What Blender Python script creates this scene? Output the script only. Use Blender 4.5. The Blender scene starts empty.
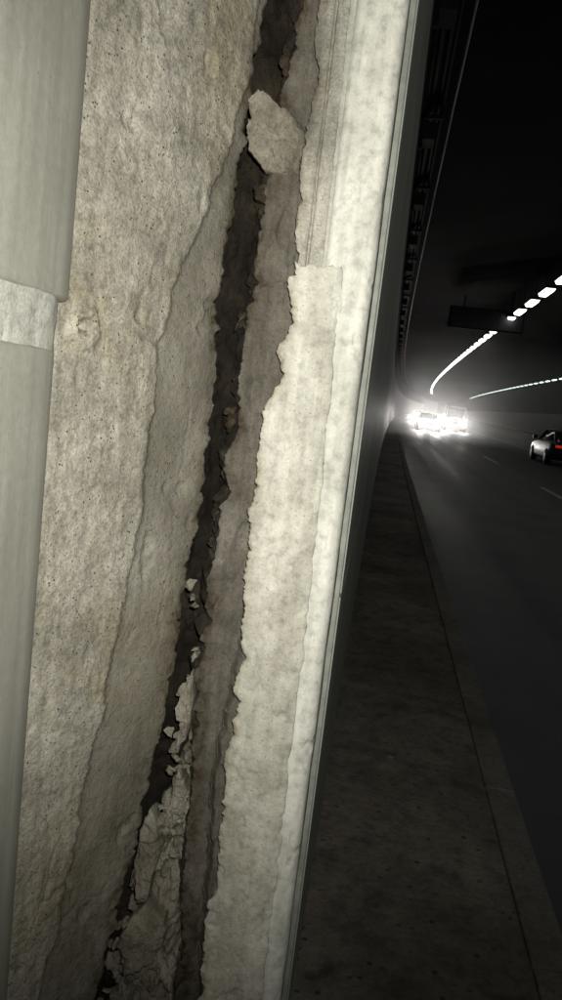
import bpy, math, bmesh
import numpy as np
from mathutils import Vector, Matrix

scene=bpy.context.scene
rng=np.random.default_rng(7)
ZR=-1.6      # road level (camera height is z=0)
ZW=-1.48     # walkway top
R_CURVE=3100.0
def bend(y):
    y=np.maximum(np.asarray(y,float),0); return y*y/(2*R_CURVE)

# ---------------------------------------------------------------- noise
def _h(ix,iy,iz,seed):
    n=(ix.astype(np.int64)*374761393+iy.astype(np.int64)*668265263+iz.astype(np.int64)*2147483647+seed*974634777)&0xffffffff
    n=((n^(n>>13))*1274126177)&0xffffffff
    n=((n^(n>>16))*2246822519)&0xffffffff
    n=n^(n>>15)
    return (n&0xffffff)/float(0xffffff)*2-1
def vn(x,y,z,seed=0):
    x,y,z=np.broadcast_arrays(np.asarray(x,float),np.asarray(y,float),np.asarray(z,float))
    ix,iy,iz=np.floor(x),np.floor(y),np.floor(z)
    fx,fy,fz=x-ix,y-iy,z-iz
    fx=fx*fx*(3-2*fx);fy=fy*fy*(3-2*fy);fz=fz*fz*(3-2*fz)
    r=0
    for a in (0,1):
        for b in (0,1):
            for c in (0,1):
                r=r+_h(ix+a,iy+b,iz+c,seed)*(fx if a else 1-fx)*(fy if b else 1-fy)*(fz if c else 1-fz)
    return r
def fbm(x,y,z,seed=0,octv=4,gain=.5):
    r=0;a=1
    for i in range(octv):
        r=r+a*vn(x,y,z,seed+i*17); a*=gain; x=np.asarray(x)*2.03;y=np.asarray(y)*2.03;z=np.asarray(z)*2.03
    return r

# ---------------------------------------------------------------- helpers
def link(o,parent=None):
    scene.collection.objects.link(o)
    if parent is not None: o.parent=parent
    return o
def empty(name,loc=(0,0,0),rot=0):
    e=bpy.data.objects.new(name,None); e.location=loc; e.rotation_euler=(0,0,rot); return link(e)
def meshobj(name,verts,faces,mat=None,parent=None,smooth=False,attr=None):
    m=bpy.data.meshes.new(name)
    m.from_pydata([tuple(v) for v in verts],[],[tuple(f) for f in faces])
    m.update()
    if smooth: m.polygons.foreach_set('use_smooth',[True]*len(m.polygons))
    if attr is not None:
        for k,v in attr.items():
            a=m.attributes.new(k,'FLOAT','POINT'); a.data.foreach_set('value',np.asarray(v,dtype=np.float32).ravel())
    o=bpy.data.objects.new(name,m)
    if mat: m.materials.append(mat)
    return link(o,parent)
def gridmesh(name,V,mat,parent=None,attr=None,smooth=True,flip=False):
    nr,nc=V.shape[:2]
    idx=np.arange(nr*nc).reshape(nr,nc)
    a,b,c,d=idx[:-1,:-1],idx[:-1,1:],idx[1:,1:],idx[1:,:-1]
    F=np.stack([a,b,c,d],-1).reshape(-1,4)
    if flip: F=F[:,::-1]
    return meshobj(name,V.reshape(-1,3).tolist(),F.tolist(),mat,parent,smooth,attr)
def boxes(name,lst,mat,parent=None,bevel=0,bendit=False):
    V=[];F=[]
    for (x0,x1,y0,y1,z0,z1) in lst:
        n=len(V)
        for z in (z0,z1):
            for (x,y) in ((x0,y0),(x1,y0),(x1,y1),(x0,y1)):
                V.append((x+(float(bend(y)) if bendit else 0),y,z))
        F+=[(n,n+3,n+2,n+1),(n+4,n+5,n+6,n+7),(n,n+1,n+5,n+4),(n+1,n+2,n+6,n+5),(n+2,n+3,n+7,n+6),(n+3,n,n+4,n+7)]
    o=meshobj(name,V,F,mat,parent)
    if bevel:
        md=o.modifiers.new('b','BEVEL'); md.width=bevel; md.segments=3; md.limit_method='ANGLE'
    return o

# ---------------------------------------------------------------- materials
def newmat(name):
    m=bpy.data.materials.new(name); m.use_nodes=True
    nt=m.node_tree; b=nt.nodes['Principled BSDF']; return m,nt,b
def N(nt,typ,**kw):
    n=nt.nodes.new(typ)
    for k,v in kw.items():
        if k in n.inputs: n.inputs[k].default_value=v
        else: setattr(n,k,v)
    return n
def noise(nt,scale,detail=6,rough=.6,vec=None,dist=0):
    n=N(nt,'ShaderNodeTexNoise'); n.inputs['Scale'].default_value=scale; n.inputs['Detail'].default_value=detail
    n.inputs['Roughness'].default_value=rough; n.inputs['Distortion'].default_value=dist
    if vec is not None: nt.links.new(vec,n.inputs['Vector'])
    return n.outputs['Fac']
def ramp(nt,src,stops):
    r=N(nt,'ShaderNodeValToRGB'); el=r.color_ramp.elements
    while len(el)<len(stops): el.new(.5)
    for e,(p,c) in zip(el,stops):
        e.position=p; e.color=(c[0],c[1],c[2],1) if hasattr(c,'__len__') else (c,c,c,1)
    nt.links.new(src,r.inputs['Fac']); return r.outputs['Color']
def mix(nt,fac,a,b,mode='MIX'):
    n=N(nt,'ShaderNodeMix',data_type='RGBA',blend_type=mode)
    for sock,v in ((n.inputs[0],fac),(n.inputs[6],a),(n.inputs[7],b)):
        if isinstance(v,bpy.types.NodeSocket): nt.links.new(v,sock)
        elif hasattr(v,'__len__'): sock.default_value=(v[0],v[1],v[2],1)
        else: sock.default_value=v if sock.type=='VALUE' else (v,v,v,1)
    return n.outputs[2]
def math_(nt,op,a,b):
    n=N(nt,'ShaderNodeMath',operation=op)
    for s,v in ((n.inputs[0],a),(n.inputs[1],b)):
        if isinstance(v,bpy.types.NodeSocket): nt.links.new(v,s)
        else: s.default_value=v
    return n.outputs[0]
def objvec(nt,scale=(1,1,1)):
    t=N(nt,'ShaderNodeTexCoord'); m=N(nt,'ShaderNodeMapping'); m.inputs['Scale'].default_value=scale
    nt.links.new(t.outputs['Object'],m.inputs['Vector']); return m.outputs['Vector']
def bump(nt,b,src,strength,dist,prev=None):
    n=N(nt,'ShaderNodeBump'); n.inputs['Strength'].default_value=strength; n.inputs['Distance'].default_value=dist
    nt.links.new(src,n.inputs['Height'])
    if prev is not None: nt.links.new(prev,n.inputs['Normal'])
    nt.links.new(n.outputs['Normal'],b.inputs['Normal']); return n.outputs['Normal']

def concrete(name,c1,c2,c3,streak=.35,grain=(.75,1.15),pit=.5,bumpd=.002,rough=.9,layer=None,scale=1.0,med_=(.72,1.12),stain=None,grime_darken=None):
    m,nt,b=newmat(name)
    v=objvec(nt)
    big=noise(nt,7*scale,4,.65,v)
    col=ramp(nt,big,[(.33,c1),(.5,c2),(.68,c3)])
    if stain:
        sn=noise(nt,3.1*scale,4,.7,v,.6)
        col=mix(nt,ramp(nt,sn,[(.5,0),(.66,.7)]),col,stain)
    if streak:
        vs=objvec(nt,(60,60,6)); st=noise(nt,1.0,3,.6,vs)
        col=mix(nt,streak,col,ramp(nt,st,[(.3,.45),(.6,1.0),(.8,1.25)]),'MULTIPLY')
    fine=noise(nt,260*scale,2,.75,v)
    col=mix(nt,1.0,col,ramp(nt,fine,[(.3,grain[0]),(.7,grain[1])]),'MULTIPLY')
    med=noise(nt,60*scale,3,.7,v)
    col=mix(nt,1.0,col,ramp(nt,med,[(.3,med_[0]),(.5,1.0),(.75,med_[1])]),'MULTIPLY')
    h=math_(nt,'ADD',math_(nt,'MULTIPLY',fine,.8),math_(nt,'MULTIPLY',med,1.8))
    if pit:
        vo=N(nt,'ShaderNodeTexVoronoi'); vo.inputs['Scale'].default_value=150*scale; nt.links.new(v,vo.inputs['Vector'])
        pitc=ramp(nt,vo.outputs['Distance'],[(.12,0),(.26,1)])
        pmask=ramp(nt,med,[(.5,0),(.6,pit)])
        inv=math_(nt,'SUBTRACT',1.0,math_(nt,'MULTIPLY',pmask,math_(nt,'SUBTRACT',1.0,pitc)))
        col=mix(nt,.8,col,inv,'MULTIPLY')
        h=math_(nt,'ADD',h,math_(nt,'MULTIPLY',inv,.8))
    if layer:
        at=N(nt,'ShaderNodeAttribute',attribute_name='layer')
        dark=mix(nt,.62,col,mix(nt,1.0,layer,ramp(nt,big,[(.3,.75),(.7,1.2)]),'MULTIPLY'))
        col=mix(nt,at.outputs['Fac'],col,dark)
    if grime_darken:
        at=N(nt,'ShaderNodeAttribute',attribute_name='grime_darken')
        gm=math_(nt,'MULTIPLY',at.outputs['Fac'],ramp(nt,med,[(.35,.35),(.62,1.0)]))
        col=mix(nt,gm,col,mix(nt,1.0,col,grime_darken,'MULTIPLY'))
    nt.links.new(col,b.inputs['Base Color'])
    b.inputs['Roughness'].default_value=rough
    b.inputs['Specular IOR Level'].default_value=.25
    bump(nt,b,h,1.0,bumpd)
    return m
M_A=concrete('aged_concrete',(.19,.178,.142),(.28,.264,.216),(.38,.363,.305),layer=(.130,.122,.098),streak=.5,grain=(.70,1.18),med_=(.64,1.13),pit=.95,bumpd=.0020,stain=(.235,.205,.125),grime_darken=(.30,.245,.175))
M_B=concrete('grey_mortar',(.100,.091,.072),(.142,.130,.105),(.19,.176,.146),streak=.6,bumpd=.0014,grime_darken=(.34,.275,.20))
M_C=concrete('light_mortar',(.40,.388,.325),(.55,.54,.465),(.66,.65,.57),streak=.35,grain=(.86,1.05),med_=(.72,1.08),pit=.5,bumpd=.0012,stain=(.34,.32,.25),grime_darken=(.55,.50,.42))
M_C1=concrete('rough_mortar',(.25,.24,.20),(.36,.346,.295),(.45,.435,.37),streak=.55,med_=(.66,1.1),grime_darken=(.45,.40,.32))
M_D=concrete('smooth_render',(.47,.468,.405),(.59,.588,.52),(.66,.658,.59),streak=.4,grain=(.92,1.03),pit=.15,bumpd=.0005,rough=.7)
M_ROCK=concrete('broken_mortar',(.12,.107,.080),(.205,.187,.146),(.30,.28,.228),streak=0,pit=.6,bumpd=.002)
M_CAVITY_SHADE=concrete('cavity_shade',(.006,.0045,.003),(.017,.0125,.008),(.042,.032,.021),streak=0,pit=0,bumpd=.004)  # near-black colour puts the gap's shade into its back face
M_BROWN=concrete('cavity_fill',(.022,.016,.009),(.052,.039,.024),(.11,.086,.056),streak=0,pit=.5,bumpd=.003)
M_BAND=concrete('joint_filler',(.35,.35,.305),(.43,.43,.38),(.50,.50,.44),streak=.3,pit=.3,bumpd=.0006)
M_WALK=concrete('walkway_concrete',(.085,.075,.060),(.15,.134,.110),(.22,.20,.168),streak=0,pit=.8,scale=.16,bumpd=.006,med_=(.55,1.15))
M_KERB=concrete('kerb_concrete',(.10,.092,.080),(.15,.138,.12),(.20,.186,.165),streak=0,pit=0,scale=.25,bumpd=.004)

def simple(name,c,rough=.5,metal=0,var=.15,nscale=3,spec=.5,bd=0,bs=60):
    m,nt,b=newmat(name); v=objvec(nt)
    f=noise(nt,nscale,3,.6,v)
    col=ramp(nt,f,[(.3,[x*(1-var) for x in c]),(.7,[min(1,x*(1+var)) for x in c])])
    nt.links.new(col,b.inputs['Base Color']); b.inputs['Roughness'].default_value=rough
    b.inputs['Metallic'].default_value=metal; b.inputs['Specular IOR Level'].default_value=spec
    if bd: bump(nt,b,noise(nt,bs,2,.6,v),.5,bd)
    return m
def emis(name,c,s,samp=None):
    m,nt,b=newmat(name); b.inputs['Base Color'].default_value=(*c,1); b.inputs['Emission Color'].default_value=(*c,1); b.inputs['Emission Strength'].default_value=s
    if samp: m.cycles.emission_sampling=samp
    return m
def panelmat():
    m,nt,b=newmat('cladding_paint'); v=objvec(nt)
    col=ramp(nt,noise(nt,4,3,.6,v),[(.3,(.25,.250,.208)),(.7,(.325,.324,.278))])
    dust=noise(nt,90,4,.75,v)
    col=mix(nt,1,col,ramp(nt,dust,[(.3,.84),(.6,1.0),(.8,1.14)]),'MULTIPLY')
    st=noise(nt,1,3,.6,objvec(nt,(40,40,3)))
    col=mix(nt,.55,col,ramp(nt,st,[(.3,.7),(.65,1.12)]),'MULTIPLY')
    vo=N(nt,'ShaderNodeTexVoronoi'); vo.inputs['Scale'].default_value=70; nt.links.new(v,vo.inputs['Vector'])
    sp=mix(nt,1,ramp(nt,vo.outputs['Distance'],[(.06,1),(.13,0)]),ramp(nt,noise(nt,16,3,.6,v),[(.5,0),(.6,.6)]),'MULTIPLY')
    col=mix(nt,sp,col,(.10,.09,.065))
    nt.links.new(col,b.inputs['Base Color'])
    nt.links.new(ramp(nt,dust,[(.3,.42),(.7,.6)]),b.inputs['Roughness'])
    bump(nt,b,noise(nt,220,2,.6,v),.3,.0006)
    return m
M_PANEL=panelmat()
M_FAR=simple('wall_cladding',(.26,.27,.24),.6,0,.2,1.5,.25,.004,20)
M_FRAME=simple('frame_grey',(.22,.235,.20),.55,0,.25,30,.4,.0006,200)
M_CEIL=simple('ceiling_dark',(.010,.010,.010),.95,0,.4,1,.1)  # near-black base colour, slightly mottled
M_STEEL=simple('dark_steel',(.02,.02,.02),.7,.2,.3,5)
M_PAINT=simple('road_paint',(.4,.4,.38),.7,0,.5,9)
M_CABLE=simple('conduit_grey',(.6,.6,.57),.5,0,.2,5)

def road_mat():
    m,nt,b=newmat('asphalt'); v=objvec(nt)
    f=noise(nt,.8,4,.6,v); g=noise(nt,120,2,.7,v)
    col=ramp(nt,f,[(.3,(.050,.056,.060)),(.7,(.082,.091,.096))])
    col=mix(nt,1,col,ramp(nt,g,[(.3,.7),(.7,1.3)]),'MULTIPLY')
    tr=noise(nt,1,3,.6,objvec(nt,(2.2,.03,1)))
    col=mix(nt,.6,col,ramp(nt,tr,[(.3,.7),(.7,1.25)]),'MULTIPLY')
    nt.links.new(col,b.inputs['Base Color'])
    nt.links.new(ramp(nt,tr,[(.3,.52),(.7,.72)]),b.inputs['Roughness'])
    b.inputs['Specular IOR Level'].default_value=.28
    bump(nt,b,g,.5,.004); return m
M_ROAD=road_mat()

# ---------------------------------------------------------------- near joint: slabs built in metres (z up, s along the face)
def zrows(z0,z1,step):
    dense0,dense1=max(z0,-1.16),min(z1,.68)
    out=[]
    if z0<-1.16: out.append(np.linspace(z0,-1.16,26)[:-1])
    out.append(np.arange(dense0,dense1,step))
    if z1>.68: out.append(np.linspace(.68,z1,60))
    return np.concatenate(out)
def tabf(tab):
    t=sorted(tab); zs=[a for a,_ in t]; ss=[b for _,b in t]
    return lambda z: np.interp(z,zs,ss)
def slab(name,P0,t,L,Rr,z0,z1,mat,parent,hfun,step=.003,ns=90,rag=(.004,.004),depth=.05,seed=1,layerfun=None,ragtop=0,edge=.004,gside='r',gw=.016,low=0):
    t=np.array(t)/np.linalg.norm(t); n=np.array((t[1],-t[0]))
    if n[1]>0: n=-n
    z=zrows(z0,z1,step)
    def rg(k,o):
        q=fbm(z*30,o,seed,seed+k,5,.65); chips=np.maximum(fbm(z*70,o+9,seed,seed+k+3,3,.6)-.35,0)
        big=np.maximum(fbm(z*11,o+5,seed,seed+k+7,3,.6)-.3,0)
        return q,chips+1.5*big
    q,ch=rg(0,0); l=L(z)+rag[0]*(q+1.6*ch)
    q,ch=rg(5,3.3); r=Rr(z)+rag[1]*(q-1.6*ch)
    u=np.linspace(0,1,ns)
    S=l[:,None]+(r-l)[:,None]*u[None]
    Z=np.repeat(z[:,None],ns,1)
    if ragtop:
        k=np.clip((Z-(z1-.12))/.12,0,1); Z=Z+k*ragtop*fbm(S*45,1.7,0,seed+9,4,.6)
    H=hfun(S,Z)
    de=np.minimum(S-l[:,None],r[:,None]-S)
    H=H-edge*np.exp(-np.maximum(de,0)/.004)*(1+.8*vn(Z*90,S*60,0,seed+3))
    lay=layerfun(S,Z) if layerfun else np.zeros_like(S)
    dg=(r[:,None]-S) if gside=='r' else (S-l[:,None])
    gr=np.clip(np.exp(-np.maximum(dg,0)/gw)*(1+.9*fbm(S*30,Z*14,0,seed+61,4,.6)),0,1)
    # patchy darkening that grows towards the bottom
    gr=np.clip(gr+low*np.clip((-.45-Z)/.7,0,1)*(.55+.75*fbm(S*12,Z*5,0,seed+63,5,.6)),0,1)
    wrap=np.array([.004,.012,.024,.036,1.0*depth])
    def side(S1,H1,Z1,l1,g1,sg):
        res=[]
        for w in wrap[::-1] if sg<0 else wrap:
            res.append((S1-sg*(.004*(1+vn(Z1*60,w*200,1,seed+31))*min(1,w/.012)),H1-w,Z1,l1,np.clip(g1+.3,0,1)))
        return res
    left=side(S[:,0],H[:,0],Z[:,0],lay[:,0],gr[:,0],-1); right=side(S[:,-1],H[:,-1],Z[:,-1],lay[:,-1],gr[:,-1],1)
    def cat(i,M): return np.concatenate([np.stack([c[i] for c in left],1),M,np.stack([c[i] for c in right],1)],1)
    S,H,Z,lay,gr=cat(0,S),cat(1,H),cat(2,Z),cat(3,lay),cat(4,gr)
    e=lambda A:np.vstack([A[:1],A,A[-1:]])
    S=e(S);lay=e(lay);gr=e(gr);Z=e(Z);H=np.vstack([H[:1]-depth,H,H[-1:]-depth])
    V=np.stack([P0[0]+t[0]*S+n[0]*H,P0[1]+t[1]*S+n[1]*H,Z],-1)
    return gridmesh(name,V,mat,parent,attr={'layer':lay,'grime_darken':gr},smooth=True)

joint=empty('tunnel_wall_expansion_joint')
A1=tabf([(.60,.30),(.57,.297),(.47,.298),(.36,.268),(.28,.240),(.14,.189),(.03,.165),(-.18,.161),(-.39,.138),(-.56,.109),(-.79,.077),(-.95,.055),(-1.2,.03)])
A2=tabf([(.59,.325),(.44,.309),(.29,.299),(.16,.291),(-.07,.299),(-.25,.285),(-.35,.275),(-.53,.262),(-.66,.240),(-.86,.199),(-1.03,.165),(-1.2,.14)])
def a1line(Z): return A1(Z)+.006*fbm(Z*20,0,5,70,6,.65)+.003*vn(Z*9,1,1,4)
def kA(S,Z):
    return 1/(1+np.exp(-np.clip((S-a1line(Z))/.0022,-30,30)))
def crackline(S,Z,f,z0,z1,w,d,seed):
    c=f(Z)+.004*fbm(Z*38,0,0,seed,4,.6)
    fade=np.clip((Z-z0)/.03,0,1)*np.clip((z1-Z)/.03,0,1)
    return -d*np.exp(-((S-c)/w)**2)*fade
def hA(S,Z):
    k=kA(S,Z)
    h=.0020*fbm(S*14,Z*9,0,3,4)*(1-.4*k)+.0010*fbm(S*110,Z*80,0,8,4,.65)*(1-.6*k)
    h=h-k*.009
    d=np.sqrt((S-.03)**2+((Z-.055)*.9)**2)+.0045*fbm(S*70,Z*70,0,12,3)
    h=h+.009*np.clip(1-np.abs(d-.016)/.011,0,1)-.012*np.clip(1-d/.010,0,1)
    sp=fbm(S*24+3,Z*18,0,41,3); h=h-.006*np.clip(sp-.7,0,.4)*2.4
    h=h+crackline(S,Z,lambda q:.235+.05*(q+.2),-.42,-.02,.0011,.004,91)
    h=h+crackline(S,Z,lambda q:.03+.25*(q+.8),-.84,-.66,.0011,.004,97)
    return h
slab('concrete_chamfer',(-.42,.95),(.539,.842),lambda z:0*z-.075,A2,ZW,5.1,M_A,joint,hA,ns=130,rag=(0,.0060),depth=.10,seed=11,layerfun=kA,edge=.006,gside='r',gw=.026,low=.8)
BL=tabf([(.60,.064),(.33,.036),(.20,.035),(-.02,.028),(-.12,.020),(-.33,.016),(-.54,.010),(-.82,.022),(-1.12,.036)])
BR=tabf([(.60,.112),(-1.12,.105)])
Bc=tabf([(-.30,.12),(-.33,.087),(-.435,.084),(-.56,.071),(-.675,.061),(-.86,.069),(-1.1,.080)])
def hB(S,Z):
    h=.003*fbm(S*18,Z*10,0,23,4)+.0012*fbm(S*120,Z*60,0,28,4,.6)
    h=h+.008*np.clip((S-.02)/.08,0,1)*np.clip((Z+.2)/.6,0,1)
    c=Bc(Z)+.003*fbm(Z*35,0,0,66,4,.6); below=Z<-.31
    h=h-np.where(below,.022*np.exp(-((S-c)/.0026)**2),0)+np.where(below&(S>c),.006,0)
    h=h-.006*np.clip(fbm(S*26,Z*16,0,69,3)-.5,0,.4)*2.4
    return h
slab('mortar_plate',(-.27,1.240),(.93,.36),BL,BR,ZW,5.1,M_B,joint,hB,ns=60,rag=(.0055,0),depth=.09,seed=21,gside='l',gw=.024,low=.4)
C1L=tabf([(.586,-.176),(.501,-.175),(.371,-.178),(.207,-.168)])
C1R=tabf([(.6,-.129),(.2,-.125)])
C2L=tabf([(.199,-.172),(.115,-.169),(.051,-.176),(-.046,-.186),(-.145,-.191),(-.279,-.191),(-.417,-.188),(-.56,-.186),(-.706,-.184),(-.859,-.185),(-1.096,-.188)])
C2R=tabf([(.206,-.093),(.076,-.089),(-.082,-.085),(-.247,-.081),(-.505,-.079),(-.779,-.077),(-1.07,-.076)])
def hC1(S,Z):
    h=.0015*fbm(S*40,Z*12,0,31,4)+.0010*fbm(S*130,Z*90,0,38,4,.6)
    return h-.009*np.exp(-((S+.150+.001*vn(Z*14,0,0,3))/.0020)**2)
slab('rough_mortar_strip',(0,1.222),(1,0),C1L,C1R,.17,5.1,M_C1,joint,hC1,ns=34,rag=(.003,.0008),depth=.05,seed=33,edge=.002,gside='l',gw=.012)
def hC2(S,Z):
    e=np.clip((S+.19)/.03,0,1)
    h=.0018*fbm(S*22,Z*10,0,51,4)+.0006*fbm(S*110,Z*80,0,58,4,.6)
    h=h+(1-e)*.006*np.abs(fbm(S*40,Z*26,0,54,4,.55))
    h=h-.003*np.clip(fbm(S*34,Z*26,0,57,3)-.65,0,.3)*3
    h=h+crackline(S,Z,lambda q:-.13+.06*(q+.9),-1.1,-.78,.001,.004,191)
    return h-np.clip((S+.115)/.035,0,1)*.003
slab('light_mortar_coat',(0,1.210),(1,0),C2L,C2R,ZW,.203,M_C,joint,hC2,ns=60,rag=(.0058,.0026),depth=.05,seed=45,ragtop=.006,edge=.003,gside='l',gw=.008,low=.55)
# --- D : rounded rendered corner
prof=[(-.160,1.30),(-.160,1.2385),(-.1225,1.2385),(-.1215,1.236),(-.1205,1.223),(-.112,1.2205),(-.09,1.2200),(-.066,1.2205)]
for a in np.linspace(5,85,9):
    prof.append((-.066+.022*math.sin(math.radians(a)),1.2425-.022*math.cos(math.radians(a))))
prof+=[(-.044,1.26),(-.044,1.30),(-.048,1.305),(-.075,1.307)]
prof=np.array(prof); zz=zrows(ZW,5.1,.004)
V=np.zeros((len(zz),len(prof),3)); V[:,:,0]=prof[None,:,0]; V[:,:,1]=prof[None,:,1]; V[:,:,2]=zz[:,None]
w=.0010*fbm(V[:,:,2]*9,V[:,:,0]*30,V[:,:,1]*30,77,3)
ed=(V[:,:,0]>-.062)&(V[:,:,1]<1.25)
chip=np.where(ed,-.007*np.clip(fbm(V[:,:,2]*22,V[:,:,0]*30,0,79,4,.6)-.6,0,.6),0)
V[:,:,0]+=w+chip; V[:,:,1]-=w+chip
gridmesh('rendered_corner',V,M_D,joint)
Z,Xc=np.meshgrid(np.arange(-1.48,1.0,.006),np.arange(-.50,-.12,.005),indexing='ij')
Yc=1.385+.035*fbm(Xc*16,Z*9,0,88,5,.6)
gridmesh('cavity_back',np.stack([Xc,Yc,Z],-1),M_CAVITY_SHADE,joint)
# angular broken pieces: convex hulls of random points, subdivided and roughened
def hullrock(V,F,pts,cuts,amp,seed):
    bm=bmesh.new(); vs=[bm.verts.new(p) for p in pts]
    r=bmesh.ops.convex_hull(bm,input=vs)
    bmesh.ops.delete(bm,geom=[g for g in bm.verts if not g.link_faces],context='VERTS')
    bmesh.ops.triangulate(bm,faces=bm.faces[:])
    bmesh.ops.subdivide_edges(bm,edges=bm.edges[:],cuts=cuts,use_grid_fill=True)
    bmesh.ops.recalc_face_normals(bm,faces=bm.faces[:]); bm.normal_update()
    P=np.array([v.co[:] for v in bm.verts]); Nn=np.array([v.normal[:] for v in bm.verts])
    d=amp*fbm(P[:,0]*70,P[:,1]*70,P[:,2]*70,seed,5,.6)
    P=P+Nn*d[:,None]
    n=len(V); bm.verts.index_update(); V+=P.tolist(); F+=[tuple(n+v.index for v in f.verts) for f in bm.faces]; bm.free()
def rocks(name,lst,mat,parent,seed,cuts=6,amp=.0025,smooth=False):
    V=[];F=[]
    for i,(x,y,z,rx,ry,rz,ang) in enumerate(lst):
        p=rng.normal(size=(11,3)); p/=np.linalg.norm(p,axis=1)[:,None]; p*=rng.uniform(.7,1.1,size=(11,1))
        p=p*np.array((rx,ry,rz)); ca,sa=math.cos(ang),math.sin(ang)
        p=np.stack([p[:,0]*ca-p[:,2]*sa,p[:,1],p[:,0]*sa+p[:,2]*ca],1)+np.array((x,y,z))
        hullrock(V,F,[tuple(q) for q in p],cuts,amp,seed+i)
    return meshobj(name,V,F,mat,parent,smooth)
# broken flake jutting out of the gap: spalled plate with a fractured outline
def flake(name,out,yf,yb,mat,tilt,seed):
    out=np.array(out); cx,cz=out.mean(0)
    th=np.arctan2(out[:,1]-cz,out[:,0]-cx); rad=np.hypot(out[:,0]-cx,out[:,1]-cz)
    o=np.argsort(th); th,rad=th[o],rad[o]
    a=np.linspace(-math.pi,math.pi,160)
    ca=np.interp(a,np.r_[th-2*math.pi,th,th+2*math.pi],np.tile(rad*np.cos(th),3))
    cb=np.interp(a,np.r_[th-2*math.pi,th,th+2*math.pi],np.tile(rad*np.sin(th),3))
    rag=1+.06*fbm(np.cos(a)*5,np.sin(a)*5,0,seed,5,.65)
    rr=np.concatenate([np.linspace(.001,1,26),[1.02,1.0,.93,.85]])
    dd=np.concatenate([np.zeros(26),[.15,.4,.7,1.0]])
    X_=cx+rr[:,None]*(ca*rag)[None]; Z_=cz+rr[:,None]*(cb*rag)[None]
    Y_=yf+dd[:,None]*(yb-yf)+tilt[0]*(X_-cx)+tilt[1]*(Z_-cz)
    Y_=Y_-.0045*fbm(X_*45,Z_*45,0,seed+3,5,.6)-.005*np.round(1.4*fbm(X_*22,Z_*22,0,seed+8,2))
    Y_=Y_+.010*np.clip(rr[:,None]-.75,0,.25)*4*(.6+.6*np.cos(a*3+seed))[None]
    V=np.stack([X_,Y_,Z_],-1)
    return gridmesh(name,V,mat,joint,smooth=True,attr={'layer':X_*0})
flake('broken_concrete_flake',[(-.264,.432),(-.250,.446),(-.225,.436),(-.196,.425),(-.180,.404),(-.182,.372),(-.184,.350),(-.205,.338),(-.235,.346),(-.264,.372)],1.232,1.29,M_ROCK,(.40,-.30),400)
flake('broken_concrete_flake',[(-.258,.325),(-.232,.333),(-.205,.318),(-.215,.296),(-.250,.303)],1.265,1.31,M_BROWN,(.1,.3),431)
brown=[]
for i in range(75):
    z=rng.uniform(-.35,.8); x=np.interp(z,[-.3,.1,.4,.75],[-.256,-.242,-.220,-.208])+rng.normal()*.012
    brown.append((x,rng.uniform(1.285,1.34),z,rng.uniform(.004,.015),.02,rng.uniform(.006,.028),rng.normal()*.4))
rocks('cavity_fill',brown,M_BROWN,joint,25,4)
FL=tabf([(-.45,-.272),(-.6,-.290),(-.75,-.308),(-.9,-.338),(-1.05,-.368),(-1.3,-.39)])
FR=tabf([(-.45,-.262),(-.6,-.264),(-.8,-.256),(-1.3,-.245)])
def hF(S,Z):
    a=fbm(S*20,Z*11,0,151,5,.6); c=np.abs(fbm(S*34,Z*20,2,158,4,.6))
    terr=np.round(a*2.2)/2.2
    return .024*(.4*a+.6*terr)-.016*c
slab('crumbled_mortar',(0,1.280),(1,0),FL,FR,ZW,-.47,M_ROCK,joint,hF,ns=60,rag=(.012,.007),depth=.05,seed=85,ragtop=.02,edge=.012)
rub=[]
for i in range(64):
    z=rng.uniform(-1.2,-.45); l=FL(z); r=FR(z)
    s=rng.uniform(.004,.014)*np.interp(z,[-1.1,-.5],[1.3,.8])
    rub.append((rng.uniform(l-.006,r),rng.uniform(1.235,1.262),z,s,.012,s*rng.uniform(.9,2.0),rng.normal()*.6))
rub+= [(-.283,1.225,-.335,.012,.012,.014,.2),(-.279,1.235,-.36,.007,.010,.008,.2),(-.275,1.24,-.375,.009,.010,.006,.2),(-.277,1.235,-.57,.012,.015,.045,.15)]
rocks('rubble',rub,M_ROCK,joint,60,5,.002)
flake('broken_concrete_flake',[(-.334,-.975),(-.31,-.955),(-.272,-.975),(-.266,-1.01),(-.285,-1.05),(-.325,-1.06),(-.348,-1.02)],1.218,1.28,M_ROCK,(.3,.25),460)
flake('broken_concrete_flake',[(-.331,-.80),(-.318,-.765),(-.298,-.79),(-.292,-.84),(-.30,-.91),(-.318,-.925),(-.332,-.87)],1.215,1.27,M_ROCK,(-.3,.2),470)
flake('broken_concrete_flake',[(-.286,-.53),(-.272,-.50),(-.262,-.55),(-.266,-.62),(-.281,-.64)],1.235,1.28,M_ROCK,(-.2,.1),480)
flake('broken_concrete_flake',[(-.285,-.70),(-.268,-.68),(-.256,-.72),(-.262,-.78),(-.278,-.79)],1.238,1.28,M_ROCK,(.3,-.1),490)

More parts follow.
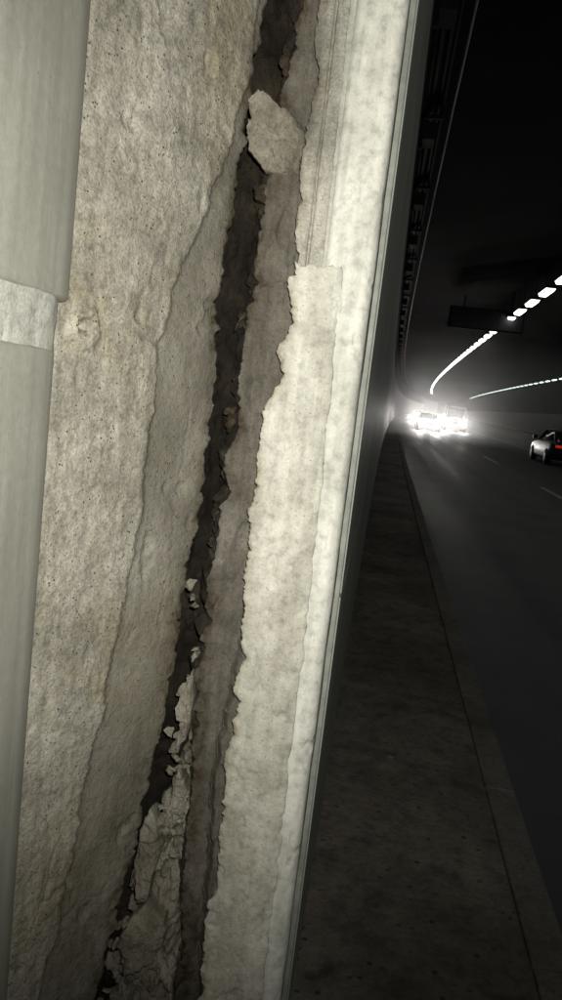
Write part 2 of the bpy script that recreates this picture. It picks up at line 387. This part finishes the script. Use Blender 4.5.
# --- near cladding panels with rounded front edge
near=empty('tunnel_wall')
def cladding(name,yend,z0,z1,rr=.065):
    pr=[(-.40,-4.0),(-.40,0),(-.40,.4),(-.40,yend-rr*1.6)]
    for a in np.linspace(6,90,16):
        ar=math.radians(a); pr.append((-.40-rr+rr*math.cos(ar),yend-rr*1.6+rr*1.6*math.sin(ar)))
    pr.append((-.52,yend))
    pr=np.array(pr)
    zs=[z0,z0+.001,z0+.003,z0+.006]+list(np.linspace(z0+.02,z1-.02,30))+[z1-.006,z1-.003,z1-.001,z1]
    lip=[.012,.007,.003,.0]+[0]*30+[0,.003,.007,.012]
    V=np.zeros((len(zs),len(pr),3)); V[:,:,0]=pr[None,:,0]-np.array(lip)[:,None]; V[:,:,1]=pr[None,:,1]; V[:,:,2]=np.array(zs)[:,None]
    return gridmesh(name,V,M_PANEL,near)
cladding('cladding_panel_upper',.985,.080,5.1)
cladding('cladding_panel_lower',.955,ZW,.022)
Z,Y=np.meshgrid(np.linspace(.002,.100,30),np.linspace(-1.0,.945,420),indexing='ij')
Xb=-.4045+.0016*fbm(Y*30,Z*30,0,90,3)-.025*np.clip((Y-.86)/.085,0,1)**2
gridmesh('panel_joint_filler',np.stack([Xb,Y,Z],-1),M_BAND,near,flip=True)

# ---------------------------------------------------------------- tunnel beyond the joint
ys=np.concatenate([[1.33,1.5,2,3,4.5],np.arange(6,420,6.)])
def sweep(name,prof,mat,parent=None,y=ys,smooth=False):
    V=np.zeros((len(y),len(prof),3))
    for j,(x,z) in enumerate(prof):
        V[:,j,0]=x+bend(y); V[:,j,1]=y; V[:,j,2]=z
    return gridmesh(name,V,mat,parent,smooth=smooth)
wl=-.033
yall=np.concatenate([[-15,-8,-3,0],ys])
boxes('edge_frame',[(-.09,wl-.002,1.318,1.335,ZW,4.4)],M_FRAME,near,bevel=.003)
pan=[];y=1.337
while y<300:
    L=1.2 if y<40 else 6.0
    for (z0,z1) in ((ZW+.12,-.35),(-.342,.85),(.858,2.1)):
        pan.append((wl-.03,wl,y,y+L-.008,z0,z1))
    y+=L
boxes('wall_cladding_panels',pan,M_FAR,near,bendit=True)
sweep('wall_backing',[(wl-.012,ZW-.2),(wl-.012,4.3)],M_CEIL,near)
WR=16.5
rw=empty('tunnel_wall.001')
pan=[];y=-6
while y<300:
    for (z0,z1) in ((ZR+.3,-.3),(-.28,1.1)):
        pan.append((WR,WR+.05,y,y+2.98,z0,z1))
    y+=3
boxes('wall_cladding_panels',pan,M_FAR,rw,bendit=True)
sweep('wall_backing',[(WR+.02,ZR-.2),(WR+.02,4.3)],M_CEIL,rw,yall)
arch=[(-.6,4.2)]+[(WR/2-(WR/2+.6)*math.cos(a),4.2+1.5*math.sin(a)) for a in np.linspace(.05,math.pi-.05,22)]+[(WR+.6,4.2)]
sweep('tunnel_ceiling',arch,M_CEIL,None,yall,True)
# walkway: worn, slightly uneven cast concrete with scattered spalls and drips
wk=empty('walkway')
yy=np.concatenate([np.arange(1.2,9,.03),np.arange(9,30,.3),np.arange(30,420,6.)]); xx=np.linspace(-.6,.60,60)
Yw,Xw=np.meshgrid(yy,xx,indexing='ij')
near_w=np.clip((14-Yw)/6,0,1)
Zw=ZW+near_w*(.002*fbm(Xw*5,Yw*4,0,301,4)-.012*np.clip(fbm(Xw*16,Yw*11,0,305,3)-.62,0,.35)*2.5)
gridmesh('surface',np.stack([Xw+bend(Yw),Yw,np.minimum(Zw,ZW+.003)],-1),M_WALK,wk)
sweep('surface_rear',[(-.6,ZW),(.60,ZW)],M_WALK,wk,np.array([-15,-8,-3,0,1.2]))
sweep('walkway.001',[(15.6,ZW),(WR+.1,ZW)],M_WALK,None,yall)
kb=[]
y=-6
while y<200:
    kb.append((.603,.72,y,y+.992,ZR-.05,ZW+.006)); y+=1.0
boxes('kerb',kb,M_KERB,None,bevel=.008,bendit=True)
sweep('kerb.001',[(15.48,ZR-.05),(15.48,ZW),(15.6,ZW)],M_KERB,None,yall)
sweep('road',[(.70,ZR),(3,ZR),(6,ZR),(9,ZR),(12,ZR),(15.5,ZR)],M_ROAD,None,yall)
meshobj('ground',[(-600,-600,-1.9),(600,-600,-1.9),(600,600,-1.9),(-600,600,-1.9)],[(0,1,2,3)],simple('ground_soil',(.08,.07,.05),.95))
def strip(name,x0,x1,segs,mat,z=ZR+.004):
    V=[];F=[]
    for (a,b) in segs:
        for y in (a,b):
            n=len(V); V+= [(x0+float(bend(y)),y,z),(x1+float(bend(y)),y,z)]
        F.append((n-2,n-1,n+1,n))
    return meshobj(name,V,F,mat)
strip('lane_marking',4.05,4.18,[(y,y+4) for y in range(4,240,12)],M_PAINT)
strip('lane_marking',8.1,8.22,[(y,y+6) for y in range(-6,240,6)],M_PAINT)
strip('lane_marking',11.8,11.93,[(y,y+4) for y in range(0,240,12)],M_PAINT)

# lighting rows
M_LAMP=emis('lamp_diffuser',(1,.97,.90),4.5)
M_LAMP2=emis('lamp_diffuser_b',(.85,1,.92),2.2)
def lamprow(name,x,z,y0,y1,step,mat,wd=.26,ln=1.3):
    root=empty(name); hs=[];V=[];F=[];rods=[]
    y=y0
    while y<y1:
        hs.append((x-wd/2-.02,x+wd/2+.02,y,y+ln,z+.006,z+.10))
        if y<60: rods+=[(x-.01,x+.01,y+.2,y+.22,z+.10,z+1.1),(x-.01,x+.01,y+ln-.22,y+ln-.2,z+.10,z+1.1)]
        n=len(V)
        for (xx_,yy_,zc) in ((x-wd/2,y+.03,z),(x+wd/2,y+.03,z),(x+wd/2,y+ln-.03,z),(x-wd/2,y+ln-.03,z),
                         (x-wd/2+.05,y+.05,z-.09),(x+wd/2-.05,y+.05,z-.09),(x+wd/2-.05,y+ln-.05,z-.09),(x-wd/2+.05,y+ln-.05,z-.09)):
            V.append((xx_+float(bend(yy_)),yy_,zc))
        F+=[(n+4,n+7,n+6,n+5),(n,n+4,n+5,n+1),(n+3,n+7,n+4,n)]
        y+=step
    boxes('housing',hs,M_STEEL,root,bendit=True); boxes('hanger_rods',rods,M_STEEL,root,bendit=True)
    meshobj('diffuser',V,F,mat,root)
lamprow('tunnel_light_row',4.85,4.5,-9.2,210,2.8,M_LAMP,.32,1.45)
lamprow('tunnel_light_row.001',15.0,4.35,-9,210,3.6,M_LAMP2,.24,1.7)

def tube(name,pts,r,mat,parent=None):
    cu=bpy.data.curves.new(name,'CURVE'); cu.dimensions='3D'; cu.bevel_depth=r; cu.bevel_resolution=2
    sp=cu.splines.new('POLY'); sp.points.add(len(pts)-1)
    for p,q in zip(sp.points,pts): p.co=(*q,1)
    cu.materials.append(mat); o=bpy.data.objects.new(name,cu); return link(o,parent)
pts=[]
for y in np.concatenate([np.arange(-4,60,.5),np.arange(60,240,5)]):
    sag=.05*abs(math.sin(y*math.pi/4)); pts.append((.38+float(bend(y)),y,4.35-sag))
tube('power_cable',pts,.017,M_CABLE)
tray=empty('cable_tray')
rails=[];y=2.
while y<200:
    rails+=[(0.0,.02,y,y+2,3.72,3.80),(.20,.22,y,y+2,3.72,3.80)]; y+=2
boxes('rails',rails,M_STEEL,tray,bendit=True)
br=[];y=4.0
while y<90:
    br+=[(-.04,.24,y,y+.05,3.67,3.72),(-.04,0.01,y,y+.05,3.3,4.0),(.0,.16,y-.18,y+.18,3.36,3.56)]; y+=3.2
boxes('brackets',br,M_STEEL,tray,bendit=True)
tube('cable',[(.06+float(bend(y)),y,3.77) for y in np.arange(2,120,2.)],.045,M_STEEL,tray)
tube('cable',[(.15+float(bend(y)),y,3.77) for y in np.arange(2,120,2.)],.035,M_STEEL,tray)
sg=empty('overhead_sign')
M_SIGN=simple('sign_face',(.03,.035,.04),.6,0,.3,3)
boxes('sign_panel',[(2.4,5.6,36,36.12,3.9,4.75)],M_SIGN,sg,bevel=.02)
boxes('sign_frame',[(2.34,5.66,36.13,36.18,3.84,4.81)],M_STEEL,sg)
boxes('hangers',[(2.9,2.96,36.02,36.08,4.75,5.3),(5.0,5.06,36.02,36.08,4.75,5.6)],M_STEEL,sg)

# ---------------------------------------------------------------- vehicles
M_GLASS=simple('car_glass',(.02,.022,.025),.08,0,.05,2,.8)
M_TYRE=simple('tyre',(.02,.02,.02),.85)
M_RIM=simple('rim',(.15,.15,.15),.5,.6)
M_HEAD=emis('headlight',(1,.98,.95),260,'NONE')
M_AMB=emis('side_lamp',(1,.42,.10),26,'NONE')
M_TAIL=emis('tail_light',(1,.06,.03),.25,'NONE')
def car(name,loc,yaw,paint,kind='sedan',head=True):
    root=empty(name,loc,yaw)
    if kind=='van':
        L,Wd=5.2,1.95
        st=[(-2.6,.35,.75,.92),(-2.5,.30,1.0,.97),(-1.9,.28,1.15,.985),(2.45,.28,1.15,.985),(2.6,.35,1.1,.96)]
        gl=[(-1.95,1.12,.93),(-1.35,2.05,.84),(-1.1,2.2,.82),(2.3,2.22,.82),(2.56,1.1,.92)]
    else:
        L,Wd=4.6,1.82
        st=[(-2.3,.38,.62,.80),(-2.22,.28,.74,.90),(-1.9,.22,.82,.96),(-.95,.20,.93,.99),(.9,.20,.95,.99),(1.7,.22,.97,.96),(2.2,.30,.93,.90),(2.3,.42,.80,.84)]
        gl=[(-1.05,.93,.86),(-.35,1.36,.68),(0,1.43,.66),(.75,1.42,.66),(1.15,1.34,.66),(1.85,.96,.80)]
    V=[];F=[]
    hw=Wd/2
    for (y,zb,zt,k) in st:
        zm=zb+(zt-zb)*.55
        ring=[(-hw*k*.86,zb),(-hw*k,zb+.10),(-hw*k,zm),(-hw*k*.95,zt-.04),(-hw*k*.86,zt),(0,zt+.02),(hw*k*.86,zt),(hw*k*.95,zt-.04),(hw*k,zm),(hw*k,zb+.10),(hw*k*.86,zb)]
        V+=[(x,y,z) for x,z in ring]
    n=11
    for i in range(len(st)-1):
        for j in range(n):
            a=i*n+j;b=i*n+(j+1)%n;F.append((a,b,b+n,a+n))
    F.append(tuple(range(n))[::-1]); F.append(tuple(range((len(st)-1)*n,len(st)*n)))
    o=meshobj('body',V,F,paint,root,True); md=o.modifiers.new('b','BEVEL'); md.width=.03; md.segments=2
    V=[];F=[]
    base=min(g[1] for g in gl)
    for (y,z,k) in gl:
        w1=hw*gl[0][2] ; wt=hw*k
        V+=[(-w1*.98,y,base-.05),(-wt,y,z-.02),(0,y,z),(wt,y,z-.02),(w1*.98,y,base-.05)]
    for i in range(len(gl)-1):
        for j in range(4):
            a=i*5+j; F.append((a,a+1,a+6,a+5))
    meshobj('windows',V,F,M_GLASS,root,True)
    V=[];F=[]
    roof=gl[1:-1]
    for (y,z,k) in roof: V+=[(-hw*k*.99,y,z),(0,y,z+.025),(hw*k*.99,y,z)]
    for i in range(len(roof)-1):
        for j in range(2):
            a=i*3+j; F.append((a,a+1,a+4,a+3))
    o=meshobj('roof',V,F,paint,root,True); md=o.modifiers.new('s','SOLIDIFY'); md.thickness=.03
    for sx in (-1,1):
        for a,b in ((gl[0],gl[1]),(gl[-1],gl[-2])):
            tube('pillar',[(sx*hw*a[2]*.97,a[0],a[1]),(sx*hw*b[2],b[0],b[1])],.035,paint,root)
    wy=[-1.45,1.4] if kind!='van' else [-1.75,1.6]
    for i,(sx,y) in enumerate([(s,y) for s in (-1,1) for y in wy]):
        bm=bmesh.new()
        bmesh.ops.create_cone(bm,segments=28,radius1=.32,radius2=.32,depth=.21,cap_ends=True,matrix=Matrix.Translation((sx*(hw-.10),y,.32))@Matrix.Rotation(math.pi/2,4,'Y'))
        m=bpy.data.meshes.new('wheel'); bm.to_mesh(m); bm.free(); m.materials.append(M_TYRE); w=link(bpy.data.objects.new('wheel_%d'%(i+1),m),root)
        md=w.modifiers.new('b','BEVEL'); md.width=.03; md.limit_method='ANGLE'
        bm=bmesh.new(); bmesh.ops.create_cone(bm,segments=20,radius1=.2,radius2=.17,depth=.03,cap_ends=True,matrix=Matrix.Translation((sx*(hw+.012),y,.32))@Matrix.Rotation(sx*math.pi/2,4,'Y'))
        m=bpy.data.meshes.new('rim'); bm.to_mesh(m); bm.free(); m.materials.append(M_RIM); link(bpy.data.objects.new('rim_%d'%(i+1),m),root)
    yf=-L/2; yr=L/2; hz=.66 if kind!='van' else .82
    for sx in (-1,1):
        c=sx*hw*.66
        boxes('headlight',[(c-.19,c+.19,yf-.02,yf+.12,hz-.09,hz+.09)],M_HEAD if head else M_RIM,root,bevel=.02)
        boxes('side_lamp',[(c-.09,c+.09,yf-.04,yf+.1,hz-.34,hz-.22)],M_AMB if head else M_RIM,root)
        zt=hz+.12
        boxes('tail_light',[(c-.15,c+.15,yr-.12,yr+.015,zt-.05,zt+.05)],M_TAIL if not head else M_STEEL,root,bevel=.015)
    boxes('grille',[(-.36,.36,yf-.015,yf+.1,hz-.16,hz+.04)],M_STEEL,root,bevel=.01)
    boxes('bumper',[(-hw*.84,hw*.84,yf-.05,yf+.1,.22,.31),(-hw*.84,hw*.84,yr-.1,yr+.05,.34,.52)],paint,root,bevel=.03)
    z1,z2=(.95,1.1) if kind!='van' else (1.25,1.5)
    boxes('mirrors',[(hw-.02,hw+.16,gl[0][0]+.2,gl[0][0]+.32,z1,z2),(-hw-.16,-hw+.02,gl[0][0]+.2,gl[0][0]+.32,z1,z2)],paint,root,bevel=.02)
    if head:
        for sx in (-1,1):
            ld=bpy.data.lights.new('headlight_beam','SPOT'); ld.energy=560; ld.spot_size=math.radians(44); ld.spot_blend=.9; ld.shadow_soft_size=.08; ld.color=(1,.97,.92)
            lo=bpy.data.objects.new('headlight_beam',ld); lo.location=(sx*hw*.66,yf-.1,hz); link(lo,root)
            lo.rotation_euler=Vector((.03,-1,-.04)).to_track_quat('-Z','Y').to_euler()
    return root
P_W=simple('car_paint_white',(.5,.5,.5),.3,0,.02); P_S=simple('car_paint_silver',(.25,.26,.28),.3,.4,.05); P_K=simple('car_paint_dark',(.015,.016,.022),.4,0,.1,2,.4)
def bx(x,y): return (x+float(bend(y)),y,ZR)
car('oncoming_car',bx(2.9,62),0,P_W)
car('oncoming_van',bx(5.6,72),0,P_W,'van')
car('oncoming_car',bx(2.8,92),0,P_S)
car('dark_car',bx(7.3,33),math.pi,P_K,'sedan',False)

# haze volume added to spread the headlights into a glare
hm=bpy.data.materials.new('glare_haze'); hm.use_nodes=True; nt=hm.node_tree; nt.nodes.clear()
vs=nt.nodes.new('ShaderNodeVolumeScatter'); vs.inputs['Density'].default_value=.0075; vs.inputs['Anisotropy'].default_value=.88
mo=nt.nodes.new('ShaderNodeOutputMaterial'); nt.links.new(vs.outputs[0],mo.inputs['Volume'])
boxes('glare_haze',[(.1,16.0,40,110,ZR+.05,4.0)],hm)

# ---------------------------------------------------------------- phone torch (the photo is flash lit)
fl=bpy.data.lights.new('phone_torch','SPOT'); fl.energy=98; fl.shadow_soft_size=.004; fl.spot_size=math.radians(104); fl.spot_blend=1.0; fl.color=(1,.975,.905)
fo=bpy.data.objects.new('phone_torch',fl); fo.location=(.022,-.01,.045); link(fo)
fo.rotation_euler=Vector((-.20,1,.02)).to_track_quat('-Z','Y').to_euler()

# world (night)
w=bpy.data.worlds.new("World"); scene.world=w; w.use_nodes=True
nt=w.node_tree; bg=nt.nodes['Background']; sky=nt.nodes.new('ShaderNodeTexSky'); sky.sky_type='NISHITA'; sky.sun_disc=False
sky.sun_elevation=math.radians(-6); sky.sun_rotation=math.radians(200)
nt.links.new(sky.outputs['Color'],bg.inputs['Color']); bg.inputs['Strength'].default_value=.003

# camera
Xr=Vector((0.98417,-0.13208,-0.11817));T=Vector((0.13455,0.12291,0.98325));W=Vector((0.11535,0.98359,-0.13873))
T.normalize(); W=(W-T*W.dot(T)).normalized(); Xr=(Xr-T*Xr.dot(T)-W*Xr.dot(W)).normalized()
right=Vector((Xr.x,T.x,W.x)); up=Vector((Xr.y,T.y,W.y)); fwd=Vector((Xr.z,T.z,W.z))
cd=bpy.data.cameras.new('camera'); cd.sensor_fit='VERTICAL'; cd.sensor_height=36; cd.lens=36*760/1000; cd.clip_start=.01; cd.clip_end=2000
co=bpy.data.objects.new('camera',cd); link(co)
m=Matrix((( right.x,up.x,-fwd.x,0),(right.y,up.y,-fwd.y,0),(right.z,up.z,-fwd.z,0),(0,0,0,1)))
co.matrix_world=m
scene.camera=co
scene.view_settings.view_transform='Standard'; scene.view_settings.look='None'; scene.view_settings.exposure=0
